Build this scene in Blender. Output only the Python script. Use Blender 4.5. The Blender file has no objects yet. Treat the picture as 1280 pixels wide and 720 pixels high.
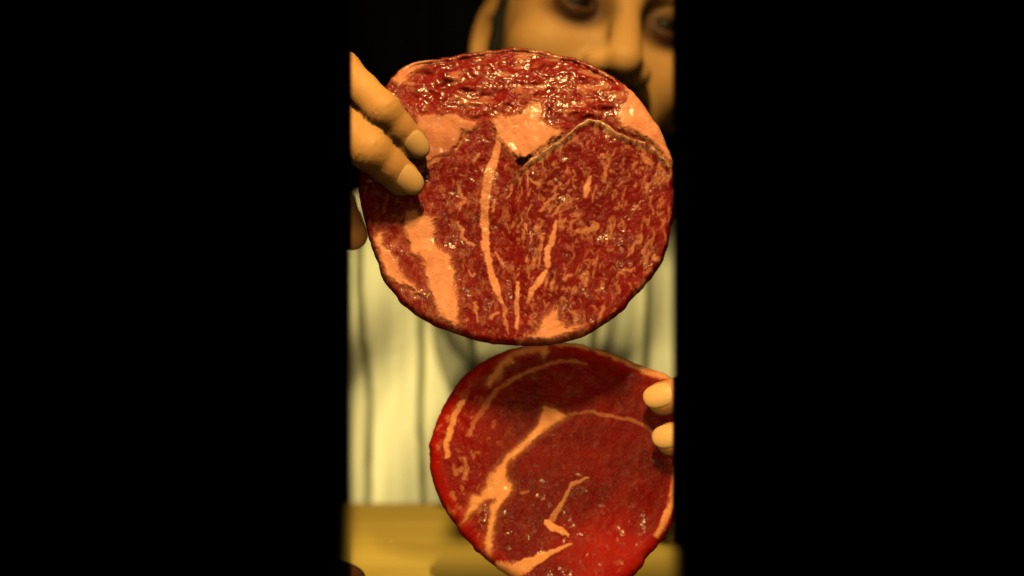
import bpy, math, random
import numpy as np
from mathutils import Vector, Matrix

# ------------------------------------------------------------------ camera, world, lamp, exposure
SC = bpy.context.scene
COL = SC.collection
F = 1429.0            # focal length in pixels of the 1280 wide photograph
ZC = 0.92             # height of the lens above the floor
cam_d = bpy.data.cameras.new('camera')
cam = bpy.data.objects.new('camera', cam_d)
COL.objects.link(cam)
cam.location = (0, 0, ZC)
cam.rotation_euler = (math.radians(90), 0, 0)
cam_d.sensor_width = 36
cam_d.lens = 36 * F / 1280
cam_d.clip_start = 0.02
cam_d.clip_end = 50
cam_d.dof.use_dof = True
cam_d.dof.focus_distance = 0.592
cam_d.dof.aperture_fstop = 2.6
SC.camera = cam

world = bpy.data.worlds.new('World')
SC.world = world
world.use_nodes = True
world.node_tree.nodes['Background'].inputs[0].default_value = (0, 0, 0, 1)
world.node_tree.nodes['Background'].inputs[1].default_value = 0.0

# unseen warm area lamps; masks cut each beam so the sides go dark
LAMP = (1.0, 0.72, 0.25)
def masked_lamp(name, loc, aim, sx, sy, power, half, soft, drop=None, top=None, fall='Constant', leak=0.12, gap=0.045):
    ld = bpy.data.lights.new(name, 'AREA')
    ld.shape = 'RECTANGLE'
    ld.size, ld.size_y = sx, sy
    ld.energy = power
    ld.color = LAMP
    o = bpy.data.objects.new(name, ld)
    COL.objects.link(o)
    o.location = loc
    d = Vector(aim) - Vector(loc)
    o.rotation_euler = d.to_track_quat('-Z', 'Y').to_euler()
    ld.use_nodes = True
    nt = ld.node_tree
    em = [n for n in nt.nodes if n.type == 'EMISSION'][0]
    def math_(op, x, y=0.0):
        n = nt.nodes.new('ShaderNodeMath'); n.operation = op
        for v, i in ((x, 0), (y, 1)):
            if isinstance(v, (int, float)): n.inputs[i].default_value = v
            else: nt.links.new(v, n.inputs[i])
        return n.outputs[0]
    def step(v, a, b):
        mr = nt.nodes.new('ShaderNodeMapRange')
        mr.interpolation_type = 'SMOOTHSTEP'
        mr.inputs['From Min'].default_value = a
        mr.inputs['From Max'].default_value = b
        nt.links.new(v, mr.inputs['Value'])
        return mr.outputs[0]
    geo = nt.nodes.new('ShaderNodeNewGeometry')
    sep = nt.nodes.new('ShaderNodeSeparateXYZ')
    nt.links.new(geo.outputs['Incoming'], sep.inputs[0])
    ix = math_('ABSOLUTE', sep.outputs['X'])
    if drop is None:                                   # mask trims both sides of a level beam
        q = math_('SUBTRACT', half, math_('DIVIDE', ix, sep.outputs['Y']))
        mask = step(q, -soft, soft)
        if top is not None:                            # mask dims the upper part of the beam
            mask = math_('MULTIPLY', mask, math_('ADD', leak, math_('MULTIPLY', 1.0 - leak, step(math_('SUBTRACT', top, math_('DIVIDE', sep.outputs['Z'], sep.outputs['Y'])), -gap, gap))))
    else:                                              # added overhead fill: mask widening away from the lens side
        az = math_('ABSOLUTE', sep.outputs['Z'])
        q = math_('SUBTRACT', math_('MULTIPLY', math_('ADD', math_('DIVIDE', sep.outputs['Y'], az), loc[1] / drop), half), math_('DIVIDE', ix, az))
        mask = math_('MULTIPLY', step(q, -soft, soft), step(math_('DIVIDE', sep.outputs['Y'], az), -0.10, 0.07))
        flag = math_('MULTIPLY', step(math_('DIVIDE', sep.outputs['Y'], az), 0.045, 0.07), step(math_('DIVIDE', sep.outputs['X'], az), -0.06, -0.035))
        mask = math_('MULTIPLY', mask, math_('SUBTRACT', 1.0, flag))   # mask that keeps the added fill off the face
    fo = nt.nodes.new('ShaderNodeLightFalloff')
    nt.links.new(mask, fo.inputs['Strength'])
    nt.links.new(fo.outputs[fall], em.inputs['Strength'])
    return o

EDGE = 200.5 / F  # mask limit of the beams, everything outside is kept dark
masked_lamp('high_masked_lamp', (0, 0.0, ZC + 0.72), (0, 0.62, ZC + 0.72), 0.002, 0.26, 21.0, EDGE, 0.001, None, -0.76, 'Linear', 0.33, 0.075)
masked_lamp('low_added_fill', (0, 0.0, ZC - 0.01), (0, 0.62, ZC - 0.01), 0.002, 0.05, 4.2, EDGE, 0.001, None, 0.065)  # fill added to brighten the shirt and lower steak
masked_lamp('overhead_added_fill', (0, 0.70, ZC + 0.75), (0, 0.701, ZC), 0.002, 0.05, 9.5, EDGE, 0.006, 0.9172)  # fill added for table and shirt, no real lamp hangs there

SC.render.engine = 'CYCLES'
SC.view_settings.view_transform = 'Standard'
SC.view_settings.look = 'None'
SC.view_settings.exposure = 0
SC.view_settings.gamma = 1
SC.cycles.use_denoising = True
SC.cycles.max_bounces = 6
SC.cycles.diffuse_bounces = 0
SC.cycles.glossy_bounces = 0

# ------------------------------------------------------------------ helpers
def P(px, py, d):
    return np.array([(px - 640) / F * d, d, ZC - (py - 360) / F * d])

def tag(o, label=None, cat=None, group=None, kind=None):
    if label: o['label'] = label
    if cat: o['category'] = cat
    if group: o['group'] = group
    if kind: o['kind'] = kind
    return o

def empty(name, loc):
    o = bpy.data.objects.new(name, None)
    o.empty_display_size = 0.05
    COL.objects.link(o)
    o.location = tuple(loc)
    return o

def mesh_obj(name, verts, faces, mat, parent=None, smooth=True, attrs=None, normals=None):
    me = bpy.data.meshes.new(name)
    verts = np.asarray(verts, float)
    off = np.array(parent.location) if parent is not None else np.zeros(3)
    if parent is not None and parent.parent is not None:
        off = off + np.array(parent.parent.location)
    me.from_pydata((verts - off).tolist(), [], faces.tolist() if hasattr(faces, 'tolist') else faces)
    me.update()
    if attrs:
        for k, a in attrs.items():
            at = me.attributes.new(k, 'FLOAT', 'POINT')
            at.data.foreach_set('value', np.asarray(a, np.float32))
    if smooth:
        me.polygons.foreach_set('use_smooth', [True] * len(me.polygons))
    if normals is not None:
        me.normals_split_custom_set_from_vertices(normals.tolist())
    me.materials.append(mat)
    o = bpy.data.objects.new(name, me)
    COL.objects.link(o)
    if parent is not None:
        o.parent = parent
    return o

# ---- noise
_rng = np.random.RandomState(7)
_TAB = _rng.rand(256, 256)
def vnoise(x, y, s=0):
    x = np.asarray(x) + s * 17.31; y = np.asarray(y) + s * 9.77
    xi = np.floor(x).astype(int); yi = np.floor(y).astype(int)
    fx = x - xi; fy = y - yi
    fx = fx * fx * fx * (fx * (fx * 6 - 15) + 10); fy = fy * fy * fy * (fy * (fy * 6 - 15) + 10)
    a = _TAB[xi & 255, yi & 255]; b = _TAB[(xi + 1) & 255, yi & 255]
    c = _TAB[xi & 255, (yi + 1) & 255]; d = _TAB[(xi + 1) & 255, (yi + 1) & 255]
    return (a * (1 - fx) + b * fx) * (1 - fy) + (c * (1 - fx) + d * fx) * fy
def fbm(x, y, s=0, o=3):
    r = 0; a = 0.5; t = 0
    for i in range(o):
        r = r + a * vnoise(x * 2 ** i, y * 2 ** i, s + i * 3); t += a; a *= 0.5
    return r / t                       # 0..1
def sstep(a, b, x):
    t = np.clip((x - a) / (b - a), 0, 1)
    return t * t * (3 - 2 * t)

# ---- polygons and polylines
def poly_sd(px, py, poly):
    """signed distance, positive inside"""
    poly = np.asarray(poly, float)
    d = np.full(px.shape, 1e9); inside = np.zeros(px.shape, bool)
    n = len(poly)
    for i in range(n):
        a = poly[i]; b = poly[(i + 1) % n]
        e = b - a
        t = np.clip(((px - a[0]) * e[0] + (py - a[1]) * e[1]) / max(e @ e, 1e-9), 0, 1)
        d = np.minimum(d, np.hypot(px - a[0] - t * e[0], py - a[1] - t * e[1]))
        c = ((a[1] > py) != (b[1] > py)) & (px < e[0] * (py - a[1]) / (e[1] if abs(e[1]) > 1e-9 else 1e-9) + a[0])
        inside ^= c
    return np.where(inside, d, -d)
def line_sd(px, py, pts):
    """pts: (x, y, width). positive inside the stroke"""
    r = np.full(px.shape, -1e9)
    for a, b in zip(pts[:-1], pts[1:]):
        ex, ey = b[0] - a[0], b[1] - a[1]
        t = np.clip(((px - a[0]) * ex + (py - a[1]) * ey) / max(ex * ex + ey * ey, 1e-9), 0, 1)
        d = np.hypot(px - a[0] - t * ex, py - a[1] - t * ey)
        r = np.maximum(r, (a[2] + (b[2] - a[2]) * t) / 2 - d)
    return r
def closed_spline(pts, n=14):
    p = np.asarray(pts, float); out = []
    for i in range(len(p)):
        p0, p1, p2, p3 = p[i - 1], p[i], p[(i + 1) % len(p)], p[(i + 2) % len(p)]
        for t in np.arange(n) / n:
            out.append(0.5 * ((2 * p1) + (-p0 + p2) * t + (2 * p0 - 5 * p1 + 4 * p2 - p3) * t * t + (-p0 + 3 * p1 - 3 * p2 + p3) * t ** 3))
    return np.array(out)

# ---- surface nets
def surface_nets(fn, lo, hi, h):
    lo = np.asarray(lo, float); hi = np.asarray(hi, float)
    n = np.ceil((hi - lo) / h).astype(int) + 1
    xs = [lo[i] + h * np.arange(n[i]) for i in range(3)]
    V = np.empty(n, np.float32)
    for i in range(n[0]):
        Y, Z = np.meshgrid(xs[1], xs[2], indexing='ij')
        V[i] = fn(np.full_like(Y, xs[0][i]), Y, Z)
    S = V < 0
    cnt = np.zeros(n - 1, np.uint8)
    corners = [(i, j, k) for i in (0, 1) for j in (0, 1) for k in (0, 1)]
    def sl(a, c): return a[c[0]:n[0] - 1 + c[0], c[1]:n[1] - 1 + c[1], c[2]:n[2] - 1 + c[2]]
    for c in corners: cnt += sl(S, c)
    act = (cnt > 0) & (cnt < 8)
    ijk = np.argwhere(act)
    idx = np.full(n - 1, -1, int); idx[act] = np.arange(len(ijk))
    cv = np.stack([V[ijk[:, 0] + c[0], ijk[:, 1] + c[1], ijk[:, 2] + c[2]] for c in corners], 1)
    acc = np.zeros((len(ijk), 3)); num = np.zeros(len(ijk))
    for a in range(8):
        for b in range(a + 1, 8):
            ca, cb = np.array(corners[a]), np.array(corners[b])
            if abs(ca - cb).sum() != 1: continue
            va, vb = cv[:, a], cv[:, b]
            m = (va < 0) != (vb < 0)
            t = np.where(m, va / np.where(m, va - vb, 1), 0)
            acc += np.where(m[:, None], ca + (cb - ca) * t[:, None], 0); num += m
    verts = lo + h * (ijk + acc / num[:, None])
    faces = []
    for ax in range(3):
        u, v = (ax + 1) % 3, (ax + 2) % 3
        s0 = [slice(1, -1)] * 3; s0[ax] = slice(0, n[ax] - 1)
        s1 = [slice(1, -1)] * 3; s1[ax] = slice(1, n[ax])
        A = S[tuple(s0)]; B = S[tuple(s1)]
        for e, flip in ((A & ~B, False), (~A & B, True)):
            q = np.argwhere(e)
            q = q + np.array([0 if i == ax else 1 for i in range(3)])
            du = np.zeros(3, int); du[u] = 1
            dv = np.zeros(3, int); dv[v] = 1
            g = [idx[tuple((q - du - dv).T)], idx[tuple((q - dv).T)], idx[tuple(q.T)], idx[tuple((q - du).T)]]
            fq = np.stack(g, 1)
            if flip: fq = fq[:, ::-1]
            faces.append(fq)
    faces = np.concatenate(faces)
    faces = faces[(faces >= 0).all(1)]
    return verts, faces
def smin(a, b, k):
    h = np.clip(0.5 + 0.5 * (b - a) / k, 0, 1)
    return b + (a - b) * h - k * h * (1 - h)
def smax(a, b, k): return -smin(-a, -b, k)
def cone(x, y, z, a, b, ra, rb):
    e = np.asarray(b, float) - np.asarray(a, float)
    t = np.clip(((x - a[0]) * e[0] + (y - a[1]) * e[1] + (z - a[2]) * e[2]) / max(e @ e, 1e-12), 0, 1)
    return np.sqrt((x - a[0] - t * e[0]) ** 2 + (y - a[1] - t * e[1]) ** 2 + (z - a[2] - t * e[2]) ** 2) - (ra + (rb - ra) * t)
def ell(x, y, z, c, r):
    k0 = np.sqrt(((x - c[0]) / r[0]) ** 2 + ((y - c[1]) / r[1]) ** 2 + ((z - c[2]) / r[2]) ** 2)
    k1 = np.sqrt(((x - c[0]) / r[0] ** 2) ** 2 + ((y - c[1]) / r[1] ** 2) ** 2 + ((z - c[2]) / r[2] ** 2) ** 2)
    return k0 * (k0 - 1) / np.maximum(k1, 1e-9)

# ------------------------------------------------------------------ materials
class NT:
    def __init__(s, name):
        s.m = bpy.data.materials.new(name); s.m.use_nodes = True
        s.t = s.m.node_tree; s.b = s.t.nodes['Principled BSDF']
    def n(s, kind, **kw):
        o = s.t.nodes.new(kind)
        for k, v in kw.items(): setattr(o, k, v)
        return o
    def l(s, a, b): s.t.links.new(a, b)
    def attr(s, name): return s.n('ShaderNodeAttribute', attribute_name=name).outputs['Fac']
    def coord(s): return s.n('ShaderNodeTexCoord').outputs['Object']
    def noise(s, scale, detail=3, rough=0.5, vec=None, dist=0.0):
        o = s.n('ShaderNodeTexNoise'); o.inputs['Scale'].default_value = scale
        o.inputs['Detail'].default_value = detail; o.inputs['Roughness'].default_value = rough
        o.inputs['Distortion'].default_value = dist
        s.l(vec if vec is not None else s.coord(), o.inputs['Vector'])
        return o.outputs['Fac']
    def mapv(s, scale, rot=(0, 0, 0)):
        o = s.n('ShaderNodeMapping'); o.inputs['Scale'].default_value = scale; o.inputs['Rotation'].default_value = rot
        s.l(s.coord(), o.inputs['Vector']); return o.outputs[0]
    def rng(s, v, a, b, c=0.0, d=1.0):
        o = s.n('ShaderNodeMapRange'); o.inputs['From Min'].default_value = a; o.inputs['From Max'].default_value = b
        o.inputs['To Min'].default_value = c; o.inputs['To Max'].default_value = d
        s.l(v, o.inputs['Value']); return o.outputs[0]
    def mix(s, f, a, b, blend='MIX'):
        o = s.n('ShaderNodeMix', data_type='RGBA', blend_type=blend)
        for v, i in ((f, 0), (a, 6), (b, 7)):
            if isinstance(v, (int, float)): o.inputs[i].default_value = v
            elif isinstance(v, tuple): o.inputs[i].default_value = v + (1,)
            else: s.l(v, o.inputs[i])
        return o.outputs[2]
    def math(s, op, a, b=0.0):
        o = s.n('ShaderNodeMath', operation=op)
        for v, i in ((a, 0), (b, 1)):
            if isinstance(v, (int, float)): o.inputs[i].default_value = v
            else: s.l(v, o.inputs[i])
        return o.outputs[0]
    def bump(s, h, strength, dist):
        o = s.n('ShaderNodeBump'); o.inputs['Strength'].default_value = strength; o.inputs['Distance'].default_value = dist
        s.l(h, o.inputs['Height']); s.l(o.outputs[0], s.b.inputs['Normal']); return o
    def set(s, **kw):
        for k, v in kw.items():
            i = s.b.inputs[k.replace('_', ' ')]
            if hasattr(v, 'is_linked') or isinstance(v, bpy.types.NodeSocket): s.l(v, i)
            elif isinstance(v, tuple) and len(v) == 3 and i.type == 'RGBA': i.default_value = v + (1,)
            else: i.default_value = v

def meat_material(name, lean_a, lean_b, fat_a, fat_b, rough, coat, bump):
    m = NT(name)
    fat = m.attr('fat'); tone = m.attr('tone'); silver = m.attr('silver')
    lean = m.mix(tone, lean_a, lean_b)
    fine = m.noise(900, 3, 0.6)
    lean = m.mix(m.rng(fine, 0.35, 0.75), lean, m.mix(0.5, lean, lean_b))
    fatc = m.mix(m.noise(120, 3), fat_a, fat_b)
    fatc = m.mix(m.rng(m.noise(260, 4, 0.6), 0.45, 0.8, 0.0, 0.5), fatc, (0.66, 0.15, 0.075))
    col = m.mix(fat, lean, fatc)
    col = m.mix(silver, col, (0.66, 0.36, 0.22))
    m.set(Base_Color=col)
    m.set(Roughness=m.rng(fat, 0, 1, rough, rough + 0.12))
    m.set(Subsurface_Weight=0.25, Subsurface_Radius=(1.0, 0.35, 0.2), Subsurface_Scale=0.002)
    wet = m.attr('wet')
    m.set(Coat_Weight=m.rng(wet, 0, 1, 0.0, coat), Coat_Roughness=0.21, Specular_IOR_Level=m.rng(wet, 0, 1, 0.06, 0.35))
    b = m.math('ADD', m.noise(420, 3, 0.55), m.math('MULTIPLY', m.noise(1300, 2, 0.5), 0.4))
    bn = m.bump(b, bump, 0.0012)
    m.l(m.rng(wet, 0, 1, bump, bump * 0.28), bn.inputs['Strength'])
    return m.m

M_up = meat_material('raw_beef_upper', (0.085, 0.0022, 0.0024), (0.235, 0.0085, 0.0085), (0.74, 0.24, 0.12), (0.80, 0.36, 0.22), 0.42, 0.85, 0.5)
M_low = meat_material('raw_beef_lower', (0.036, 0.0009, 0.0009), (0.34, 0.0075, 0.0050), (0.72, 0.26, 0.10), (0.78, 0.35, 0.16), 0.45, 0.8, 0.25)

m = NT('skin'); 
c = m.mix(m.noise(35, 4, 0.6), (0.60, 0.29, 0.095), (0.70, 0.38, 0.14))
c = m.mix(m.rng(m.noise(160, 3, 0.6), 0.5, 0.8, 0.0, 0.35), c, (0.62, 0.24, 0.08))
c = m.mix(m.math('MULTIPLY', m.attr('red'), 0.42), c, (0.60, 0.17, 0.06))
c = m.mix(m.math('MULTIPLY', m.attr('lip'), 0.95), c, (0.07, 0.022, 0.010))  # lips, plus eye socket shade painted in the same dark colour
m.set(Base_Color=c, Roughness=0.55, Specular_IOR_Level=0.3, Subsurface_Weight=0.2, Subsurface_Radius=(1.0, 0.4, 0.2), Subsurface_Scale=0.004)
m.bump(m.noise(420, 2, 0.5), 0.22, 0.0008)
M_skin = m.m
m = NT('nail'); m.set(Base_Color=(0.76, 0.43, 0.19), Roughness=0.5, Subsurface_Weight=0.2, Subsurface_Radius=(1.0, 0.4, 0.2), Subsurface_Scale=0.003); M_nail = m.m
m = NT('hair'); m.set(Base_Color=(0.012, 0.009, 0.007), Roughness=0.55); m.bump(m.noise(260, 4, 0.7), 0.9, 0.004); M_hair = m.m
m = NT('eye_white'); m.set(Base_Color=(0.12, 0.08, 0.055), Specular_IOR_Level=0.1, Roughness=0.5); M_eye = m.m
m = NT('iris'); m.set(Base_Color=(0.012, 0.006, 0.003), Specular_IOR_Level=0.15, Roughness=0.4); M_iris = m.m
m = NT('striped_shirt')
sx = m.attr('stripe')
warp = m.math('MULTIPLY', m.math('SUBTRACT', m.noise(14, 2), 0.5), 0.22)
ph = m.math('FRACT', m.math('ADD', sx, warp))
tri = m.math('ABSOLUTE', m.math('SUBTRACT', ph, 0.5))
line = m.rng(tri, 0.04, 0.085, 1.0, 0.0)
col = m.mix(m.noise(9, 3), (0.68, 0.75, 0.69), (0.80, 0.85, 0.76))
col = m.mix(m.math('MULTIPLY', line, m.rng(m.noise(16, 2), 0.3, 0.6, 0.75, 1.0)), col, (0.05, 0.055, 0.015))
ph2 = m.math('ABSOLUTE', m.math('SUBTRACT', m.math('FRACT', m.math('ADD', m.math('MULTIPLY', sx, 3.0), m.math('MULTIPLY', warp, 2.0))), 0.5))
col = m.mix(m.math('MULTIPLY', m.rng(ph2, 0.05, 0.16, 1.0, 0.0), 0.22), col, (0.35, 0.42, 0.26))
m.set(Base_Color=col, Roughness=0.9)
m.bump(m.noise(900, 2), 0.3, 0.001)
M_shirt = m.m
m = NT('trousers'); m.set(Base_Color=(0.02, 0.022, 0.03), Roughness=0.9); M_trous = m.m
m = NT('table_wood')
g = m.noise(6, 5, 0.65, m.mapv((0.5, 9, 9)), 0.6)
col = m.mix(m.rng(g, 0.3, 0.7), (0.62, 0.43, 0.09), (0.76, 0.56, 0.15))
m.set(Base_Color=col, Roughness=0.75, Specular_IOR_Level=0.12)
m.bump(g, 0.2, 0.001)
M_wood = m.m
m = NT('dark_wall'); m.set(Base_Color=(0.0010, 0.0013, 0.0008), Specular_IOR_Level=0.05, Roughness=0.9); M_dark = m.m

# ------------------------------------------------------------------ setting: table, dark wall
def box(lo, hi, bev):
    import bmesh
    bm = bmesh.new()
    bmesh.ops.create_cube(bm, size=1)
    for v in bm.verts:
        for i in range(3):
            v.co[i] = lo[i] if v.co[i] < 0 else hi[i]
    bmesh.ops.bevel(bm, geom=bm.edges[:], offset=bev, segments=3, affect='EDGES')
    vs = np.array([v.co[:] for v in bm.verts]); bm.verts.index_update()
    fs = [[v.index for v in f.verts] for f in bm.faces]
    bm.free()
    return vs, fs
TZ = ZC - 0.1672
table = empty('wooden_table', (0, 0.5, 0))
tag(table, 'ochre wooden table top in front of the striped shirt', 'table')
v, f = box((-0.75, 0.12, TZ - 0.035), (0.75, 0.8905, TZ), 0.004)
mesh_obj('table_top', v, f, M_wood, table)
for x in (-0.68, 0.68):
    for y in (0.19, 0.80):
        v, f = box((x - 0.03, y - 0.03, 0), (x + 0.03, y + 0.03, TZ - 0.0351), 0.004)
        mesh_obj('leg', v, f, M_wood, table)

# dark pleated curtain far behind
xs = np.linspace(-1.3, 1.3, 400); zs = np.linspace(0, 2.2, 12)
X, Z = np.meshgrid(xs, zs, indexing='ij')
Y = 1.75 + 0.03 * np.sin(X * 46 + 2 * np.sin(X * 7)) + 0.01 * np.sin(X * 103)
V = np.stack([X, Y, Z], -1).reshape(-1, 3)
V2 = V + np.array([0, 0.004, 0])
nz = len(zs); I = np.arange(len(xs) * nz).reshape(len(xs), nz)
Q = np.stack([I[:-1, :-1], I[1:, :-1], I[1:, 1:], I[:-1, 1:]], -1).reshape(-1, 4)
mesh_obj('backdrop_curtain', np.concatenate([V, V2]), np.concatenate([Q, Q[:, ::-1] + len(V)]), M_dark)
tag(bpy.data.objects['backdrop_curtain'], 'almost black curtain in the dark behind the person', 'curtain')

# ------------------------------------------------------------------ steaks
def build_steak(name, label, cat_group, outline, centre, d0, tilt, T, edge, mat, feature_fn, bend=None, nth=1100, nr=250):
    ct, st = math.cos(tilt), math.sin(tilt)
    O = P(centre[0], centre[1], d0)
    U = np.array([1.0, 0, 0]); Vv = np.array([0, st, ct]); N = np.array([0, -ct, st])
    Cm = np.array([0, 0, ZC])
    def px2uv(p):
        r = np.stack([(p[:, 0] - 640) / F, np.ones(len(p)), -(p[:, 1] - 360) / F], 1)
        s = ((O - Cm) @ N) / (r @ N)
        q = Cm + r * s[:, None] - O
        return np.stack([q @ U, q @ Vv], 1)
    def uv2px(u, v):
        q = O + u[:, None] * U + v[:, None] * Vv - Cm
        return 640 + q[:, 0] / q[:, 1] * F, 360 - q[:, 2] / q[:, 1] * F
    ol = px2uv(closed_spline(outline))
    ang = np.arctan2(ol[:, 1], ol[:, 0]); rad = np.hypot(ol[:, 0], ol[:, 1])
    o = np.argsort(ang); ang, rad = ang[o], rad[o]
    th = np.linspace(-math.pi, math.pi, nth, endpoint=False)
    R = np.interp(th, np.r_[ang[-1] - 2 * math.pi, ang, ang[0] + 2 * math.pi], np.r_[rad[-1], rad, rad[0]])
    R = R + 0.0011 * (fbm(np.cos(th) * 9 + 20, np.sin(th) * 9 + 20, 4) - 0.5) * 2 + 0.00022 * (fbm(np.cos(th) * 30 + 50, np.sin(th) * 30 + 50, 5) - 0.5) * 2
    rho, w, side, fade = [], [], [], []
    for i in range(1, nr + 1):
        rho.append((R - edge) * (i / nr)); w.append(T / 2); side.append(0); fade.append(1.0)
    ne = 14
    for i in range(1, ne + 1):
        a = math.pi * i / ne
        rho.append(R - edge + edge * math.sin(a)); w.append(T / 2 * math.cos(a)); side.append(1 if a < math.pi / 2 - 0.1 else 2); fade.append(max(0, math.cos(a)) ** 0.5)
    nb = 26
    for i in range(nb - 1, 0, -1):
        rho.append((R - edge) * (i / nb)); w.append(-T / 2); side.append(3); fade.append(0.0)
    rho = np.array(rho); nring = len(rho)
    u = (rho * np.cos(th)).ravel(); v = (rho * np.sin(th)).ravel()
    w = np.repeat(np.array(w), nth); fade = np.repeat(np.array(fade), nth); side = np.repeat(np.array(side), nth)
    u = np.r_[u, 0, 0]; v = np.r_[v, 0, 0]; w = np.r_[w, T / 2, -T / 2]; fade = np.r_[fade, 1, 0]; side = np.r_[side, 0, 3]
    px, py = uv2px(u, v)
    edge_d = np.r_[(R[None, :] - rho).ravel(), R.min(), R.min()] / 0.00042   # px to the outline
    h, fat, tone, silver, wet, region, names = feature_fn(px, py, edge_d)
    w = w + h * fade
    if bend is not None:
        w = w + bend(u, v)
    pos = O + u[:, None] * U + v[:, None] * Vv + w[:, None] * N
    I = np.arange(nring * nth).reshape(nring, nth); J = np.roll(I, -1, 1)
    Q = np.stack([I[:-1], I[1:], J[1:], J[:-1]], -1).reshape(-1, 4)
    cf = len(u) - 2; cb = len(u) - 1
    Tf = np.stack([np.full(nth, cf), I[0], J[0]], 1); Tb = np.stack([np.full(nth, cb), J[-1], I[-1]], 1)
    faces4 = Q
    # vertex normals of the whole slab
    nrm = np.zeros_like(pos)
    fn_ = np.cross(pos[Q[:, 2]] - pos[Q[:, 0]], pos[Q[:, 3]] - pos[Q[:, 1]])
    for k in range(4): np.add.at(nrm, Q[:, k], fn_)
    ft = np.cross(pos[Tf[:, 1]] - pos[cf], pos[Tf[:, 2]] - pos[cf])
    for k in range(3): np.add.at(nrm, Tf[:, k], ft)
    fb = np.cross(pos[Tb[:, 1]] - pos[cb], pos[Tb[:, 2]] - pos[cb])
    for k in range(3): np.add.at(nrm, Tb[:, k], fb)
    nrm /= np.maximum(np.linalg.norm(nrm, axis=1, keepdims=True), 1e-12)
    if nrm[cf] @ N < 0:
        Q = Q[:, ::-1]; Tf = Tf[:, ::-1]; Tb = Tb[:, ::-1]; nrm = -nrm
    rim_id = len(names); names = names + [('rim', None)]
    region = np.where(side >= 2, rim_id, region)
    root = empty(name, O - np.array([0, 0, 0.08]))
    tag(root, label, 'steak', cat_group)
    allf = [list(q) for q in Q.tolist()] + Tf.tolist() + Tb.tolist()
    freg = np.r_[region[Q[:, 0]], region[Tf].max(1), region[Tb].max(1)]
    for rid, (nm, lb) in enumerate(names):
        sel = np.nonzero(freg == rid)[0]
        if len(sel) < 4: continue
        fl = [allf[i] for i in sel]
        used = np.unique(np.concatenate([np.array(q) for q in fl]))
        mp = np.full(len(pos), -1); mp[used] = np.arange(len(used))
        fl = [[int(mp[i]) for i in q] for q in fl]
        ob = mesh_obj(nm, pos[used], fl, mat, root, True, {'fat': fat[used], 'tone': tone[used], 'silver': silver[used], 'wet': wet[used]}, nrm[used])
        if lb: ob['label'] = lb
    return root

def marbling(px, py, s, sx, sy, lo, hi, rot=0.0):
    c, r = math.cos(rot), math.sin(rot)
    wx = (fbm(px / 14, py / 14, s + 1) - 0.5) * 7; wy = (fbm(px / 14, py / 14, s + 2) - 0.5) * 7
    x = (px + wx) * c + (py + wy) * r; y = -(px + wx) * r + (py + wy) * c
    n = fbm(x / sx, y / sy, s, 3)
    patch = fbm(px / 26, py / 32, s + 5, 2)
    return sstep(lo, hi, n + 0.22 * (patch - 0.5))

# ---- upper steak
UP_OUT = [(497,85),(510,76),(528,71),(560,64),(590,57),(630,53),(660,54),(690,60),(720,69),(750,82),(775,98),(792,116),(812,142),(829,172),(838,200),(842,235),(841,270),(837,297),(828,325),(815,346),(800,365),(780,386),(755,405),(730,420),(700,428),(665,432),(630,431),(600,427),(570,418),(540,406),(515,390),(495,370),(480,350),(470,325),(462,300),(455,275),(449,245),(447,215),(450,185),(456,160),(467,132),(482,105)]
UP_POLY = [
 [(612,152),(630,149),(650,145),(663,132),(675,131),(677,158),(690,164),(703,170),(687,186),(670,197),(655,203),(645,200),(632,188),(624,178),(619,166)],
 [(520,145),(545,146),(570,148),(597,155),(595,163),(577,168),(573,180),(563,193),(543,203),(530,208),(520,190)],
 [(780,108),(800,123),(820,147),(834,173),(842,193),(846,220),(832,203),(813,184),(793,172),(777,162),(767,153),(773,140),(784,128)],
 [(506,284),(512,303),(514,316),(522,321),(532,332),(535,354),(537,363),(544,382),(551,396),(563,404),(570,413),(572,398),(573,377),(569,340),(568,332),(563,322),(551,313),(543,303),(544,278),(535,275),(519,263),(508,266)],
 [(468,299),(475,292),(482,295),(480,303),(479,310),(491,318),(495,325),(502,337),(510,351),(519,360),(527,368),(521,369),(510,361),(498,354),(486,346),(477,330),(474,316)],
 [(488,100),(503,80),(528,70),(546,72),(522,83),(512,98),(500,108)],
 [(662,424),(673,411),(686,393),(697,387),(699,400),(708,411),(728,411),(708,420),(687,426)],
]
UP_LINE = [
 [(626,160,6),(623,180,9),(619,200,10),(612,220,12),(608,240,12),(606,265,11),(606,290,10),(607,310,9),(610,325,8),(614,345,9),(620,362,9),(627,381,5)],
 [(647,356,4),(646,385,6),(646,412,4)],
 [(694,284,5),(691,300,7),(684,318,8),(683,336,7)],
 [(682,343,5),(675,354,9),(665,366,7),(660,379,4)],
 [(736,227,4),(732,240,8),(731,251,5)],
]
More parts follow.
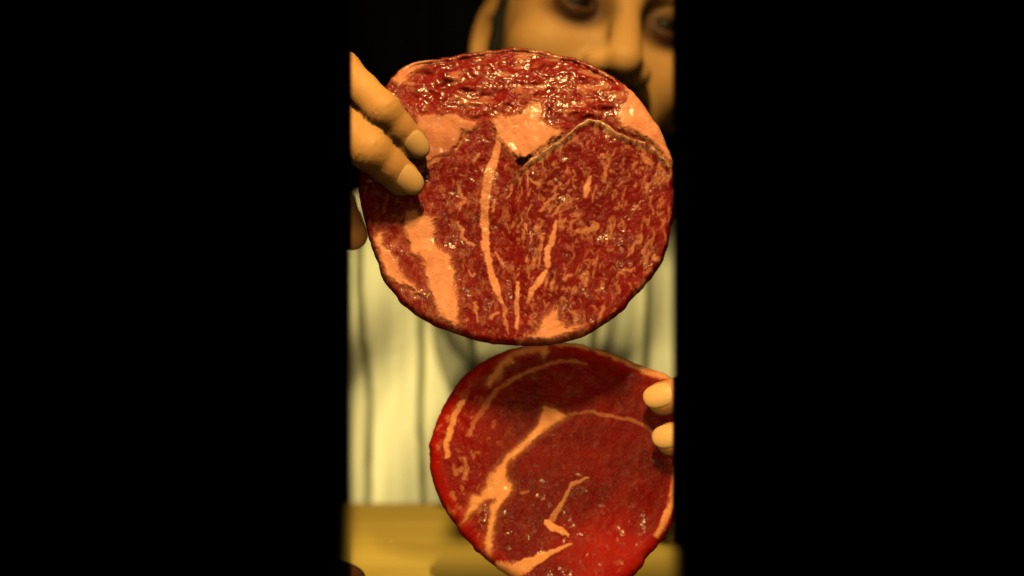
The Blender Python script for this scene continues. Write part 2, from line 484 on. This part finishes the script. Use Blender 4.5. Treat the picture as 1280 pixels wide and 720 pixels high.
UP_FLECK = [
 [(570,281,4),(577,288,4),(579,300,4),(590,308,5)],[(618,318,4),(626,328,4),(631,337,3)],[(593,346,6),(586,340,3)],[(675,268,5),(684,257,5),(695,250,4)],[(722,293,8),(735,294,7),(745,286,7)],
 [(724,350,5),(733,345,5),(732,360,6)],[(577,265,4),(580,250,5),(575,237,4)],[(600,195,4),(592,205,5)],[(655,285,5),(657,293,4)],[(756,214,5),(752,232,6)],[(800,200,7),(812,212,6)],
 [(525,214,6),(540,207,5),(552,201,4)],[(770,345,4),(790,340,5)],[(815,325,5),(822,330,5)],[(576,180,4),(571,190,4)],[(585,160,3),(580,172,4)],[(640,238,4),(634,250,4)],[(665,230,4),(672,238,5)],[(705,352,6),(712,346,4)],[(540,372,4),(552,392,5)],
 [(627,380,5),(632,398,4),(637,418,3)],[(612,400,5),(622,392,4)],[(598,402,4),(594,380,3)],[(750,200,5),(760,206,4)],[(690,275,3),(700,262,4)],[(618,255,4),(617,265,5)],
]
EYE_TOP = [(636,232,1),(648,214,1),(660,205,1),(680,191,1),(700,178,1),(718,163,1),(735,153,1),(752,157,1),(770,170,1),(790,178,1),(812,185,1),(830,203,1),(846,222,1)]
EYE_POLY = [(p[0], p[1]) for p in EYE_TOP] + [(860,300),(800,440),(650,440),(632,300)]
CAP_POLY = [(480,80),(560,40),(700,40),(790,95),(784,128),(773,140),(767,153),(735,150),(718,160),(703,172),(677,158),(675,131),(663,132),(650,145),(630,149),(612,152),(597,155),(570,148),(520,145),(490,120)]

def upper_features(px, py, ed):
    jx = (fbm(px / 9, py / 9, 1) - 0.5) * 8 + (fbm(px / 3, py / 3, 6) - 0.5) * 4; jy = (fbm(px / 9, py / 9, 2) - 0.5) * 8 + (fbm(px / 3, py / 3, 7) - 0.5) * 4
    qx, qy = px + jx, py + jy
    n = len(px)
    fat = np.zeros(n); region = np.zeros(n, int)
    eye = poly_sd(px + jx * 0.4, py + jy * 0.4, EYE_POLY); cap = poly_sd(qx, qy, CAP_POLY)
    names = [('side_muscle', None), ('cap_muscle', None), ('eye_muscle', 'large marbled round muscle with a pale raised upper edge')]
    region = np.where(eye > 0, 2, np.where(cap > 0, 1, 0))
    solid = np.zeros(n)
    for i, pl in enumerate(UP_POLY):
        s = poly_sd(qx, qy, pl); k = (0.82 * sstep(-3.4, 4.6, s) + 0.18 * sstep(-11, 0, s)) * (0.74 + 0.4 * fbm(px / 11, py / 13, 33))
        if i in (0, 2): k = k * sstep(2, -1, eye)
        solid = np.maximum(solid, sstep(-4, 3, s)); fat = np.maximum(fat, k * (0.8, 1)[i not in (1, 5)] * (1.0 if i != 1 else 1.0 - 0.4 * sstep(160, 190, py)))
        region = np.where((s > 0) & ~((eye > 0) & (i in (0, 2))), len(names), region); names.append(('fat_seam', None))
    low2 = poly_sd(qx, qy, [(530,168),(570,172),(560,195),(530,208),(526,190)])
    for pl in UP_LINE:
        s = line_sd(px + jx * 0.5, py + jy * 0.5, pl)
        br = 0.62 + 0.5 * fbm(px / 14, py / 14, 31)
        fat = np.maximum(fat, sstep(-1.3, 1.5, s) * np.clip(br, 0, 0.95)); region = np.where(s > 0, len(names), region); names.append(('fat_seam', None))
    for pl in UP_FLECK:
        s = line_sd(px + jx * 0.8, py + jy * 0.8, pl); fat = np.maximum(fat, sstep(-1.2, 1.6, s) * 0.55)
    em = sstep(-2, 4, eye); cm = sstep(-2, 4, cap) * (1 - em)
    mb = marbling(px, py, 11, 5, 13, 0.54, 0.86, 0.22) * 0.56
    mb2 = marbling(px, py, 19, 4.5, 6, 0.60, 0.84, -0.5) * 0.42
    mb = np.maximum(mb, mb2) * (1 - solid)
    fat = np.maximum(fat, mb * 0.85 * (0.35 + 0.65 * em + 0.15 * (1 - em - cm)))
    # cap: pale smears
    smear = sstep(0.55, 0.78, fbm(px / 20, py / 10, 40)) * 0.45
    fat = np.maximum(fat, smear * cm)
    tone = 0.15 + 0.75 * fbm(px / 22, py / 30, 50) * (0.8 + 0.5 * fbm(px / 5, py / 8, 53))
    tone = tone + 0.3 * (fbm((px + 0.2 * py) / 3.2, py / 14, 57, 2) - 0.5) + 0.42 * cm
    silver = np.zeros(n)
    # relief
    h = (fbm(px / 30, py / 30, 60) - 0.5) * 0.0022 + (fbm(px / 9, py / 9, 61) - 0.5) * 0.0011 * (1 - 0.75 * solid)
    h += cm * (1 - solid * 0.8) * ((fbm(px / 27, py / 13, 62, 2) - 0.5) * 0.0042 + (fbm(px / 9, py / 7, 63, 2) - 0.5) * 0.0016)
    h += solid * 0.0011 + sstep(0, 1, fat) * 0.00025
    et = -line_sd(px + jx * 0.3, py + jy * 0.3, EYE_TOP) + 0.5
    right = sstep(632, 660, px)
    lip = sstep(-1.0, 4.0, eye)
    h += right * lip * (0.0034 + 0.0016 * sstep(12, 4, et)) * sstep(230, 40, et)
    h -= right * sstep(7, 1, et) * (1 - lip) * 0.0012
    pit = np.hypot((px - 653) / 8, (py - 206) / 3.8); h -= 0.004 * sstep(1.3, 0.5, pit) * (1 - lip)
    sv = lip * sstep(12, 4, et + (fbm(px / 8, py / 8, 70) - 0.5) * 11) * right
    silver = np.maximum(silver, 0.75 * sv * sstep(0.25, 0.6, fbm(px / 12, py / 7, 71)))
    # groove just inside the top outline
    topm = sstep(118, 95, py) * sstep(500, 520, px) * sstep(800, 770, px)
    g = np.exp(-((ed - 9.5 - 3 * (fbm(px / 25, py / 25, 72) - 0.5)) / 2.2) ** 2)
    h -= 0.0015 * g * topm
    h += 0.0006 * topm * sstep(9, 5, ed)
    tone = np.clip(tone + topm * sstep(9, 6, ed) * 0.35, 0, 1)
    for cx_, cy_ in ((518, 184), (507, 234)):
        h -= 0.0028 * np.exp(-((px - cx_) ** 2 + (py - cy_) ** 2) / 19.0 ** 2)
    return h, np.clip(fat, 0, 1), np.clip(tone, 0, 1), silver, np.clip(cm * (1 - 0.7 * solid) * (0.12 + 0.95 * sstep(0.44, 0.66, fbm(px / 24, py / 14, 73))) + 0.9 * sv + 0.9 * topm * sstep(12, 8, ed) + 0.04 + 0.5 * sstep(0.6, 0.75, fbm(px / 22, py / 16, 74)), 0, 1), region, names

def up_bend(u, v):
    return -2.8 * np.clip(v - 0.02, 0, 1) ** 2 - 0.9 * np.clip(-v - 0.03, 0, 1) ** 2 + 0.0015 * np.sin(u * 40) 
build_steak('ribeye_steak', 'upper marbled ribeye steak with a wet shiny top, pinched by the left fingers', 'raw steaks held in both hands',
            UP_OUT, (645, 243), 0.600, math.radians(9), 0.012, 0.0035, M_up, upper_features, up_bend)

# ---- lower steak
LO_OUT = [(536,580),(537,560),(542,535),(552,510),(568,485),(590,462),(615,446),(640,434),(665,428),(690,426),(720,428),(750,436),(780,447),(810,459),(838,471),(849,490),(853,520),(854,560),(851,600),(845,640),(832,668),(812,695),(788,722),(755,742),(715,752),(675,745),(645,728),(620,710),(598,690),(575,665),(558,640),(545,615)]
LO_POLY = [
 [(678,510),(692,513),(709,523),(697,530),(680,541),(659,560),(642,574),(634,583),(633,597),(640,606),(641,614),(634,624),(624,633),(620,653),(616,676),(613,698),(607,689),(605,680),(611,657),(613,634),(619,626),(611,625),(601,630),(595,638),(584,650),(577,655),(586,637),(588,624),(593,620),(601,622),(607,610),(613,595),(624,585),(634,571),(655,553),(670,537),(677,522)],
 [(640,440),(650,435),(668,431),(688,430),(684,442),(678,450),(672,441),(650,445),(640,446),(642,455),(632,458),(625,474),(612,484),(606,482),(618,466),(628,452)],
]
LO_LINE = [
 ([(734,598,3),(722,604,4),(713,608,5),(706,622,5),(700,634,6),(692,645,8),(685,655,9)], 0.5),
 ([(684,654,9),(690,660,9),(700,664,7),(709,671,4)], 0.95),
 ([(714,682,3),(700,686,5),(685,692,8),(670,700,12),(655,708,17),(640,716,20),(622,706,9)], 0.95),
 ([(580,503,6),(572,516,8),(566,530,8),(563,545,8),(559,556,6),(560,572,7)], 0.8),
 ([(690,430,6),(720,433,7),(740,437,7)], 0.85),
 ([(742,438,5),(765,447,6),(790,457,9),(815,467,11),(834,474,7)], 0.85),
 ([(842,588,6),(840,610,7),(838,630,8),(831,645,10),(825,660,9),(819,671,6)], 0.9),
 ([(584,547,3),(592,534,6),(603,515,6),(620,492,6),(640,476,6),(665,465,5),(690,455,5),(712,453,4),(732,458,3)], 0.30),
 ([(700,524,3),(718,519,4),(735,517,4),(760,522,4),(785,526,4),(803,532,4),(814,544,3)], 0.26),
 ([(580,574,4),(584,588,6),(581,600,5)], 0.4),
 ([(568,582,3),(571,594,5)], 0.3),
 ([(567,618,6),(568,626,5)], 0.3),
 ([(652,617,3),(660,616,3)], 0.4),
]
def lower_features(px, py, ed):
    jx = (fbm(px / 8, py / 8, 101) - 0.5) * 7 + (fbm(px / 3, py / 3, 106) - 0.5) * 3; jy = (fbm(px / 8, py / 8, 102) - 0.5) * 7 + (fbm(px / 3, py / 3, 107) - 0.5) * 3
    n = len(px); fat = np.zeros(n); region = np.zeros(n, int); solid = np.zeros(n)
    band = poly_sd(px + jx, py + jy, [(584,547),(603,515),(640,476),(690,456),(732,458),(800,480),(870,500),(870,600),(840,700),(780,760),(640,740),(600,690),(577,655),(590,620),(580,590)])
    names = [('outer_muscle', None), ('inner_muscle', None)]
    region = np.where(band > 0, 1, 0)
    for pl in LO_POLY:
        s = poly_sd(px + jx * 0.7, py + jy * 0.7, pl); k = (0.86 * sstep(-2.8, 3.6, s) + 0.14 * sstep(-9, 0, s)) * (0.8 + 0.3 * fbm(px / 11, py / 13, 133))
        amp = 1.0 if pl is LO_POLY[0] else 0.62
        fat = np.maximum(fat, k * amp); solid = np.maximum(solid, sstep(-3, 2, s)); region = np.where(s > 0, len(names), region); names.append(('fat_seam', None))
    for pl, a in LO_LINE:
        s = line_sd(px + jx * 0.6, py + jy * 0.6, pl)
        fat = np.maximum(fat, sstep(-1.3, 1.4, s) * a * (0.75 + 0.5 * fbm(px / 9, py / 9, 131)))
        if a > 0.3: region = np.where(s > 0, len(names), region); names.append(('fat_seam', None)); solid = np.maximum(solid, sstep(-2, 2, s) * a)
    left = sstep(640, 590, px) * sstep(470, 520, py)
    mb = marbling(px, py, 111, 7, 11, 0.57, 0.76, 0.3) * (0.03 + 0.30 * left) * (1 - solid)
    fat = np.maximum(fat, mb)
    tone = 0.0 + 0.38 * fbm(px / 40, py / 40, 150) + 0.85 * sstep(115, 15, np.hypot(px - 765, (py - 705) * 1.2) + 50 * (fbm(px / 25, py / 25, 155) - 0.5)) + 0.12 * (fbm(px / 8, py / 10, 151) - 0.5)  # lit glow at the lower right painted in as redder tone
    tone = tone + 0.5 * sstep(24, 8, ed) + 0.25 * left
    h = (fbm(px / 45, py / 45, 160) - 0.5) * 0.0022 + (fbm(px / 12, py / 12, 161) - 0.5) * 0.0006 * (1 - solid)
    h += solid * 0.0004 + left * (fbm(px / 9, py / 9, 162) - 0.5) * 0.0010
    return h, np.clip(fat, 0, 1), np.clip(tone, 0, 1), np.zeros(n), 0.03 + 0.75 * sstep(0.70, 0.80, fbm(px / 9, py / 9, 170)) * sstep(560, 660, py), region, names
def lo_bend(u, v):
    return -1.0 * np.clip(v - 0.02, 0, 1) ** 2
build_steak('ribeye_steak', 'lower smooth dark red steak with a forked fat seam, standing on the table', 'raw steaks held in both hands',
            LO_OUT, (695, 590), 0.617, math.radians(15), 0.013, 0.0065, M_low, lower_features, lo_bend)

# ------------------------------------------------------------------ person
person = empty('person', (0.085, 1.02, 0.0))
tag(person, 'dark-haired person in a cream shirt with dark vertical stripes, holding up two steaks', 'person')
BV, BF, BL = [], [], []
BR = []
def add_skin(v, f, lip=None, red=None):
    o = sum(len(x) for x in BV)
    BV.append(v); BF.append(f + o); BL.append(np.zeros(len(v)) if lip is None else lip); BR.append(np.zeros(len(v)) if red is None else red)

# ---- head, local frame in metres: x to the picture's right, y towards the lens, z up, origin between the eyes
yaw, roll, pitch = math.radians(11), math.radians(13), math.radians(4)
HO = P(783, 16, 0.765)
HM = Matrix.Rotation(roll, 3, 'Y') @ Matrix.Rotation(yaw, 3, 'Z') @ Matrix.Rotation(-pitch, 3, 'X') @ Matrix.Diagonal((1, -1, 1))
HMn = np.array(HM)
def head_w(p): return HO + np.asarray(p) @ HMn.T
def head_sd(x, y, z):
    ax = np.abs(x)
    d = ell(x, y, z, (0, -0.100, 0.030), (0.077, 0.098, 0.090))
    d = smin(d, ell(x, y, z, (0, -0.062, -0.035), (0.063, 0.060, 0.082)), 0.03)
    d = smin(d, ell(x, y, z, (0, -0.028, -0.098), (0.032, 0.030, 0.024)), 0.03)           # chin
    d = smin(d, ell(ax, y, z, (0.046, -0.030, -0.030), (0.022, 0.022, 0.020)), 0.022)      # cheekbone
    d = smin(d, cone(ax, y, z, (0.008, -0.002, 0.021), (0.046, -0.014, 0.021), 0.011, 0.010), 0.012)   # brow
    d = smax(d, -ell(ax, y, z, (0.031, 0.009, -0.001), (0.021, 0.021, 0.015)), 0.012)      # socket
    lid = ell(ax, y, z, (0.032, -0.0145, 0.0), (0.0145, 0.0145, 0.0140))
    lid = smax(lid, -ell(ax, y, z, (0.032, 0.002, 0.0005), (0.0120, 0.013, 0.0036)), 0.002)
    d = smin(d, lid, 0.004)
    n = cone(x, y, z, (0, -0.003, 0.008), (0, 0.021, -0.037), 0.0085, 0.0118)
    n = smin(n, ell(ax, y, z, (0.0140, 0.007, -0.041), (0.0095, 0.012, 0.0092)), 0.008)
    d = smin(d, n, 0.010)
    d = smax(d, -ell(ax, y, z, (0.0068, 0.012, -0.049), (0.0040, 0.0065, 0.004)), 0.002)   # nostril
    d = smin(d, cone(ax, y, z, (0.0, 0.003, -0.066), (0.022, -0.010, -0.069), 0.0058, 0.003), 0.006)   # lips
    d = smin(d, cone(ax, y, z, (0.0, 0.001, -0.077), (0.019, -0.010, -0.073), 0.0066, 0.003), 0.006)
    d = smax(d, -cone(ax, y, z, (0.0, 0.009, -0.0715), (0.022, -0.006, -0.0710), 0.0012, 0.001), 0.002)
    # ear
    e = ell(ax + 0.45 * (y + 0.10), y, z, (0.077, -0.098, -0.012), (0.0065, 0.016, 0.032))
    e = smax(e, -ell(ax + 0.45 * (y + 0.10), y, z, (0.082, -0.093, -0.015), (0.0075, 0.0085, 0.016)), 0.003)
    e = smin(e, ell(ax, y, z, (0.078, -0.088, -0.040), (0.006, 0.010, 0.010)), 0.008)
    d = smin(d, e, 0.006)
    d = smin(d, cone(x, y, z, (0, -0.095, -0.060), (0, -0.150, -0.215), 0.053, 0.048), 0.03)           # neck
    return d
hv, hf = surface_nets(head_sd, (-0.11, -0.215, -0.245), (0.11, 0.040, 0.135), 0.0024)
lip_and_shade = sstep(0.011, 0.004, np.abs(hv[:, 2] + 0.0715) + np.maximum(0, np.abs(hv[:, 0]) - 0.014)) * (hv[:, 1] > -0.02)
socket_shade = np.sqrt(((np.abs(hv[:, 0]) - 0.031) / 0.022) ** 2 + ((hv[:, 2] + 0.002) / 0.0150) ** 2)
lip_and_shade = np.maximum(lip_and_shade, sstep(1.35, 0.55, socket_shade) * (hv[:, 1] > -0.04))  # shade of the eye sockets painted into the skin colour
add_skin(head_w(hv), hf[:, ::-1], lip_and_shade)

def hair_sd(x, y, z):
    ax = np.abs(x)
    d = ell(x, y, z, (0, -0.106, 0.042), (0.087, 0.104, 0.096))
    face = np.maximum(y + 0.045 + 0.25 * (z - 0.06) * 0, -(z - 0.075) * 0 + (0.0 - z) * 0 + (y + 0.045))
    front = smax(y + 0.062, 0.078 - z, 0.01)                    # forehead and face stay free
    d = smax(d, -smax(y + 0.060, z - 0.078, 0.012), 0.006)
    d = smax(d, -(z + 0.010 + 0.9 * np.maximum(0, -y - 0.10) * 0.9), 0.006) if False else d
    low = -0.012 - 0.35 * np.clip(-y - 0.11, 0, 1)
    d = smax(d, low - z, 0.006)
    burn = ell(ax, y, z, (0.071, -0.072, -0.010), (0.007, 0.010, 0.034))
    return smin(d, burn, 0.004) + 0.0012 * np.sin(x * 420 + y * 150) * np.sin(z * 300)
v, f = surface_nets(hair_sd, (-0.10, -0.225, -0.08), (0.10, 0.01, 0.15), 0.0035)
mesh_obj('hair', head_w(v), f[:, ::-1], M_hair, person)

def ball(c, r, n=24, sc=(1, 1, 1)):
    vs, fs = [], []
    for i in range(n // 2 + 1):
        for j in range(n):
            a, b = math.pi * i / (n // 2), 2 * math.pi * j / n
            vs.append((r * math.sin(a) * math.cos(b) * sc[0], r * math.cos(a) * sc[1], r * math.sin(a) * math.sin(b) * sc[2]))
    for i in range(n // 2):
        for j in range(n):
            fs.append((i * n + j, (i + 1) * n + j, (i + 1) * n + (j + 1) % n, i * n + (j + 1) % n))
    return np.array(vs) + np.array(c), np.array(fs)
for s in (-1, 1):
    v, f = ball((s * 0.032, -0.0145, 0.0), 0.0120)
    e = mesh_obj('eyeball', head_w(v), f, M_eye, person)
    v, f = ball((s * 0.032, -0.0050, 0.0), 0.0074, 20, (1, 0.38, 1))
    mesh_obj('iris', head_w(v), f, M_iris, e)
    bv = []
    def brow(x, y, z, s=s):
        return cone(x, y, z, (s * 0.013, 0.0045, 0.024), (s * 0.034, -0.002, 0.030), 0.0045, 0.0045) * 1.0
    def brow2(x, y, z, s=s):
        return np.minimum(brow(x, y, z), cone(x, y, z, (s * 0.034, -0.002, 0.030), (s * 0.052, -0.017, 0.024), 0.0045, 0.002))
    v, f = surface_nets(brow2, (min(s * 0.004, s * 0.062), -0.03, 0.012), (max(s * 0.004, s * 0.062), 0.02, 0.042), 0.0018)
    mesh_obj('eyebrow', head_w(v), f[:, ::-1], M_hair, person)

# ---- hands
def frame_nail(dip, tip, r, up):
    t = (tip - dip) / np.linalg.norm(tip - dip)
    n = up - (up @ t) * t; n /= np.linalg.norm(n)
    b = np.cross(t, n)
    v, f = ball((0, 0, 0), 1.0, 20)
    v = np.sign(v) * np.abs(v) ** 0.85
    q = v * np.array([r * 0.74, r * 0.98, r * 0.17])          # x across, y along, z out
    q[:, 2] += r * 0.895 - 0.45 * (q[:, 0] ** 2) / r - 0.12 * np.clip(q[:, 1], 0, 1) ** 2 / r
    c = tip + t * r * 0.05
    return c + q[:, :1] * b + q[:, 1:2] * t + q[:, 2:] * n, f
def build_hand(fingers, thumb, wrist, forearm, h=0.0013):
    J = [[P(*j[:3]) for j in fg] for fg in fingers]; Rr = [[j[3] for j in fg] for fg in fingers]
    TJ = [P(*j[:3]) for j in thumb]; TR = [j[3] for j in thumb]
    W = P(*wrist)
    E = W + (np.asarray(forearm) - W) / np.linalg.norm(np.asarray(forearm) - W) * 0.07
    def sd(x, y, z):
        palm = cone(x, y, z, W, E, 0.027, 0.029)
        for k in range(4):
            palm = smin(palm, cone(x, y, z, W + (J[k][0] - W) * 0.12, J[k][0], 0.016, Rr[k][0]), 0.012)
        for k in range(3):
            palm = smin(palm, cone(x, y, z, J[k][0], J[k + 1][0], Rr[k][0] * 0.95, Rr[k + 1][0] * 0.95), 0.006)
        palm = smin(palm, cone(x, y, z, W + (TJ[1] - W) * 0.1, TJ[1], 0.018, TR[1] * 1.1), 0.014)
        d = palm
        for chain, rr in list(zip(J, Rr)) + [(TJ[1:], TR[1:])]:
            fd = None
            for a in range(len(chain) - 1):
                mid = (chain[a] + chain[a + 1]) / 2; rm = (rr[a] + rr[a + 1]) / 2 * 0.95
                c = smin(cone(x, y, z, chain[a], mid, rr[a], rm), cone(x, y, z, mid, chain[a + 1], rm, rr[a + 1]), 0.002)
                fd = c if fd is None else smin(fd, c, 0.003)
            for jn in range(1, len(chain) - 1):
                ax_ = chain[jn + 1] - chain[jn - 1]; ax_ = ax_ / np.linalg.norm(ax_)
                tt = (x - chain[jn][0]) * ax_[0] + (y - chain[jn][1]) * ax_[1] + (z - chain[jn][2]) * ax_[2]
                fd = fd + 0.00045 * np.cos(tt * 2 * math.pi / 0.0028) * np.exp(-(tt / 0.0042) ** 2)
            near = np.clip(((x - chain[0][0]) ** 2 + (y - chain[0][1]) ** 2 + (z - chain[0][2]) ** 2) / 0.03 ** 2, 0, 1)
            d = smin(d, fd, 0.0022 + 0.006 * (1 - near))
        return d
    allp = np.array([p for c in J for p in c] + TJ + [W, E])
    v, f = surface_nets(sd, allp.min(0) - 0.035, allp.max(0) + 0.035, h)
    red = np.zeros(len(v))
    for chain in J + [TJ[1:]]:
        for q, sg, am in ((chain[-1], 0.009, 1.0), (chain[-2], 0.007, 0.7), (chain[-3], 0.010, 0.7)):
            red = np.maximum(red, am * np.exp(-((v - q) ** 2).sum(1) / (2 * (sg + 0.004) ** 2)))
    add_skin(v, f, None, red)
    lens = np.array([0, 0, ZC])
    for chain, rr in list(zip(J, Rr))[:2]:
        up = lens - chain[-1]; up = up / np.linalg.norm(up) + np.array([0, 0, 0.35])
        v, f = frame_nail(chain[-2], chain[-1], rr[-1], up)
        mesh_obj('fingernail', v, f, M_nail, person)
    return W, E

RW = (205, 165, 0.655)
LW = (1130, 575, 0.69)
S_R = np.array([-0.085, 1.00, ZC + 0.03]); S_L = np.array([0.265, 1.00, ZC + 0.01])
def elbow(s, w, a, b, pole):
    d = w - s; L = np.linalg.norm(d); d = d / L
    x = (a * a - b * b + L * L) / (2 * L); hgt = math.sqrt(max(a * a - x * x, 1e-5))
    p = pole - (pole @ d) * d; p /= np.linalg.norm(p)
    return s + d * x + p * hgt
RWp, LWp = P(*RW), P(*LW)
E_R = elbow(S_R, RWp, 0.30, 0.25, np.array([-0.8, 0.15, -0.7]))
E_L = elbow(S_L, LWp, 0.30, 0.25, np.array([0.9, 0.25, -0.5]))
build_hand([
  [(350, 42, 0.612, 0.0118), (428, 88, 0.588, 0.0095), (478, 138, 0.5750, 0.0092), (513, 178, 0.5870, 0.0086)],
  [(326, 101, 0.616, 0.0120), (412, 147, 0.585, 0.0116), (462, 188, 0.5710, 0.0104), (502, 223, 0.5835, 0.0094)],
  [(318, 160, 0.625, 0.0115), (388, 212, 0.640, 0.0095), (424, 255, 0.640, 0.0090), (440, 293, 0.628, 0.0088)],
  [(328, 212, 0.632, 0.0100), (372, 258, 0.650, 0.0085), (396, 285, 0.652, 0.0080), (404, 305, 0.645, 0.0075)],
 ], [(255, 150, 0.668, 0.016), (322, 138, 0.664, 0.013), (415, 165, 0.645, 0.0110), (480, 200, 0.6235, 0.0095)], RW, E_R)
build_hand([
  [(1010, 468, 0.652, 0.0118), (925, 474, 0.616, 0.0100), (870, 488, 0.6065, 0.0096), (829, 498, 0.6110, 0.0092)],
  [(1030, 525, 0.657, 0.0120), (940, 532, 0.614, 0.0102), (882, 543, 0.6000, 0.0098), (840, 549, 0.6055, 0.0090)],
  [(1030, 580, 0.652, 0.0115), (955, 600, 0.660, 0.0095), (905, 600, 0.660, 0.0090), (880, 585, 0.645, 0.0086)],
  [(1020, 630, 0.660, 0.0100), (960, 650, 0.672, 0.0085), (925, 645, 0.672, 0.0080), (900, 632, 0.662, 0.0075)],
 ], [(1075, 540, 0.695, 0.016), (1005, 510, 0.690, 0.013), (910, 500, 0.668, 0.0108), (835, 495, 0.6460, 0.0095)], LW, E_L)

# shared arms inside the sleeves, neck base
def arms_sd(x, y, z):
    d = cone(x, y, z, S_R, E_R, 0.045, 0.038)
    d = np.minimum(d, cone(x, y, z, E_R, RWp, 0.038, 0.026))
    d = np.minimum(d, cone(x, y, z, S_L, E_L, 0.045, 0.038))
    d = np.minimum(d, cone(x, y, z, E_L, LWp, 0.038, 0.026))
    nb = head_w(np.array([[0, -0.125, -0.17]]))[0]
    d = smin(d, cone(x, y, z, nb, (0.085, 1.04, ZC - 0.05), 0.056, 0.07), 0.03)
    d = smin(d, cone(x, y, z, S_R, S_L, 0.05, 0.05), 0.03)
    d = smin(d, ell(x, y, z, (0.09, 1.04, ZC - 0.24), (0.15, 0.08, 0.25)), 0.03)
    return d
ap = np.array([S_R, S_L, E_R, E_L, RWp, LWp, [0.09, 1.02, ZC - 0.48]])
v, f = surface_nets(arms_sd, ap.min(0) - 0.09, ap.max(0) + 0.09, 0.007)
add_skin(v, f)
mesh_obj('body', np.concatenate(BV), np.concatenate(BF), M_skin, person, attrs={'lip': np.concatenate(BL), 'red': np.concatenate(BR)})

# ---- shirt
def shirt_sd(x, y, z):
    cx = x - 0.085
    d = ell(cx, y, z, (-0.02, 1.035, ZC - 0.17), (0.265, 0.135, 0.42))
    d = smax(d, z - (ZC + 0.075 - 0.45 * np.abs(cx) ** 1.5), 0.04)
    d = smax(d, (ZC - 0.50) - z, 0.02)
    d = smin(d, cone(x, y, z, S_R, E_R, 0.068, 0.058), 0.04)
    d = smin(d, cone(x, y, z, E_R, RWp, 0.058, 0.040), 0.01)
    d = smin(d, cone(x, y, z, S_L, E_L, 0.068, 0.058), 0.04)
    d = smin(d, cone(x, y, z, E_L, LWp, 0.058, 0.040), 0.01)
    nb = head_w(np.array([[0, -0.125, -0.17]]))[0]
    d = smin(d, cone(x, y, z, nb + np.array([0, 0.012, -0.020]), (0.085, 1.02, ZC), 0.076, 0.11), 0.02)
    fold = 0.0022 * np.sin(cx * 141.2 + 1.9 + 0.8 * np.sin(z * 14 + cx * 9)) + 0.0012 * np.sin(cx * 333 + 2 * np.sin(z * 19))
    return d + fold * 0.8
v, f = surface_nets(shirt_sd, ap.min(0) - 0.10, ap.max(0) + 0.10, 0.0055)
mesh_obj('shirt', v, f, M_shirt, person, attrs={'stripe': (v[:, 0] + 0.118) / 0.0445 + 0.5 })

# ---- seated legs under the table
def legs_sd(x, y, z):
    ax = np.abs(x - 0.085)
    d = ell(ax, y, z, (0.0, 1.03, ZC - 0.48), (0.185, 0.125, 0.11))
    d = smin(d, cone(ax, y, z, (0.09, 1.02, ZC - 0.50), (0.12, 0.60, ZC - 0.44), 0.085, 0.062), 0.03)
    d = smin(d, cone(ax, y, z, (0.12, 0.60, ZC - 0.44), (0.12, 0.62, 0.06), 0.060, 0.042), 0.02)
    return d
v, f = surface_nets(legs_sd, (-0.2, 0.45, 0.0), (0.37, 1.2, ZC - 0.30), 0.012)
mesh_obj('trousers', v, f, M_trous, person)

# ------------------------------------------------------------------ dark dish at the table's near left
prof = [(0.0, 0.004), (0.040, 0.004), (0.052, 0.008), (0.063, 0.017), (0.067, 0.020), (0.070, 0.0195), (0.066, 0.013), (0.055, 0.003), (0.042, 0.0005), (0.0, 0.0005)]
na = 64; prof = [(r, z * 0.4 + 0.0003) for r, z in prof]; dc = np.array([-0.150, 0.620, TZ])
vs = [dc + np.array([r * math.cos(2 * math.pi * k / na), r * math.sin(2 * math.pi * k / na), z]) for r, z in prof for k in range(na)]
fs = [(i * na + k, i * na + (k + 1) % na, (i + 1) * na + (k + 1) % na, (i + 1) * na + k) for i in range(len(prof) - 1) for k in range(na)]
m = NT('dark_glaze'); m.set(Base_Color=m.mix(m.noise(40, 4), (0.05, 0.016, 0.010), (0.08, 0.03, 0.016)), Roughness=0.8, Specular_IOR_Level=0.1)
dish = mesh_obj('dish', vs, [f[::-1] for f in fs], m.m)
tag(dish, 'dark brown dish on the table, its rim just in the lower left corner', 'dish')
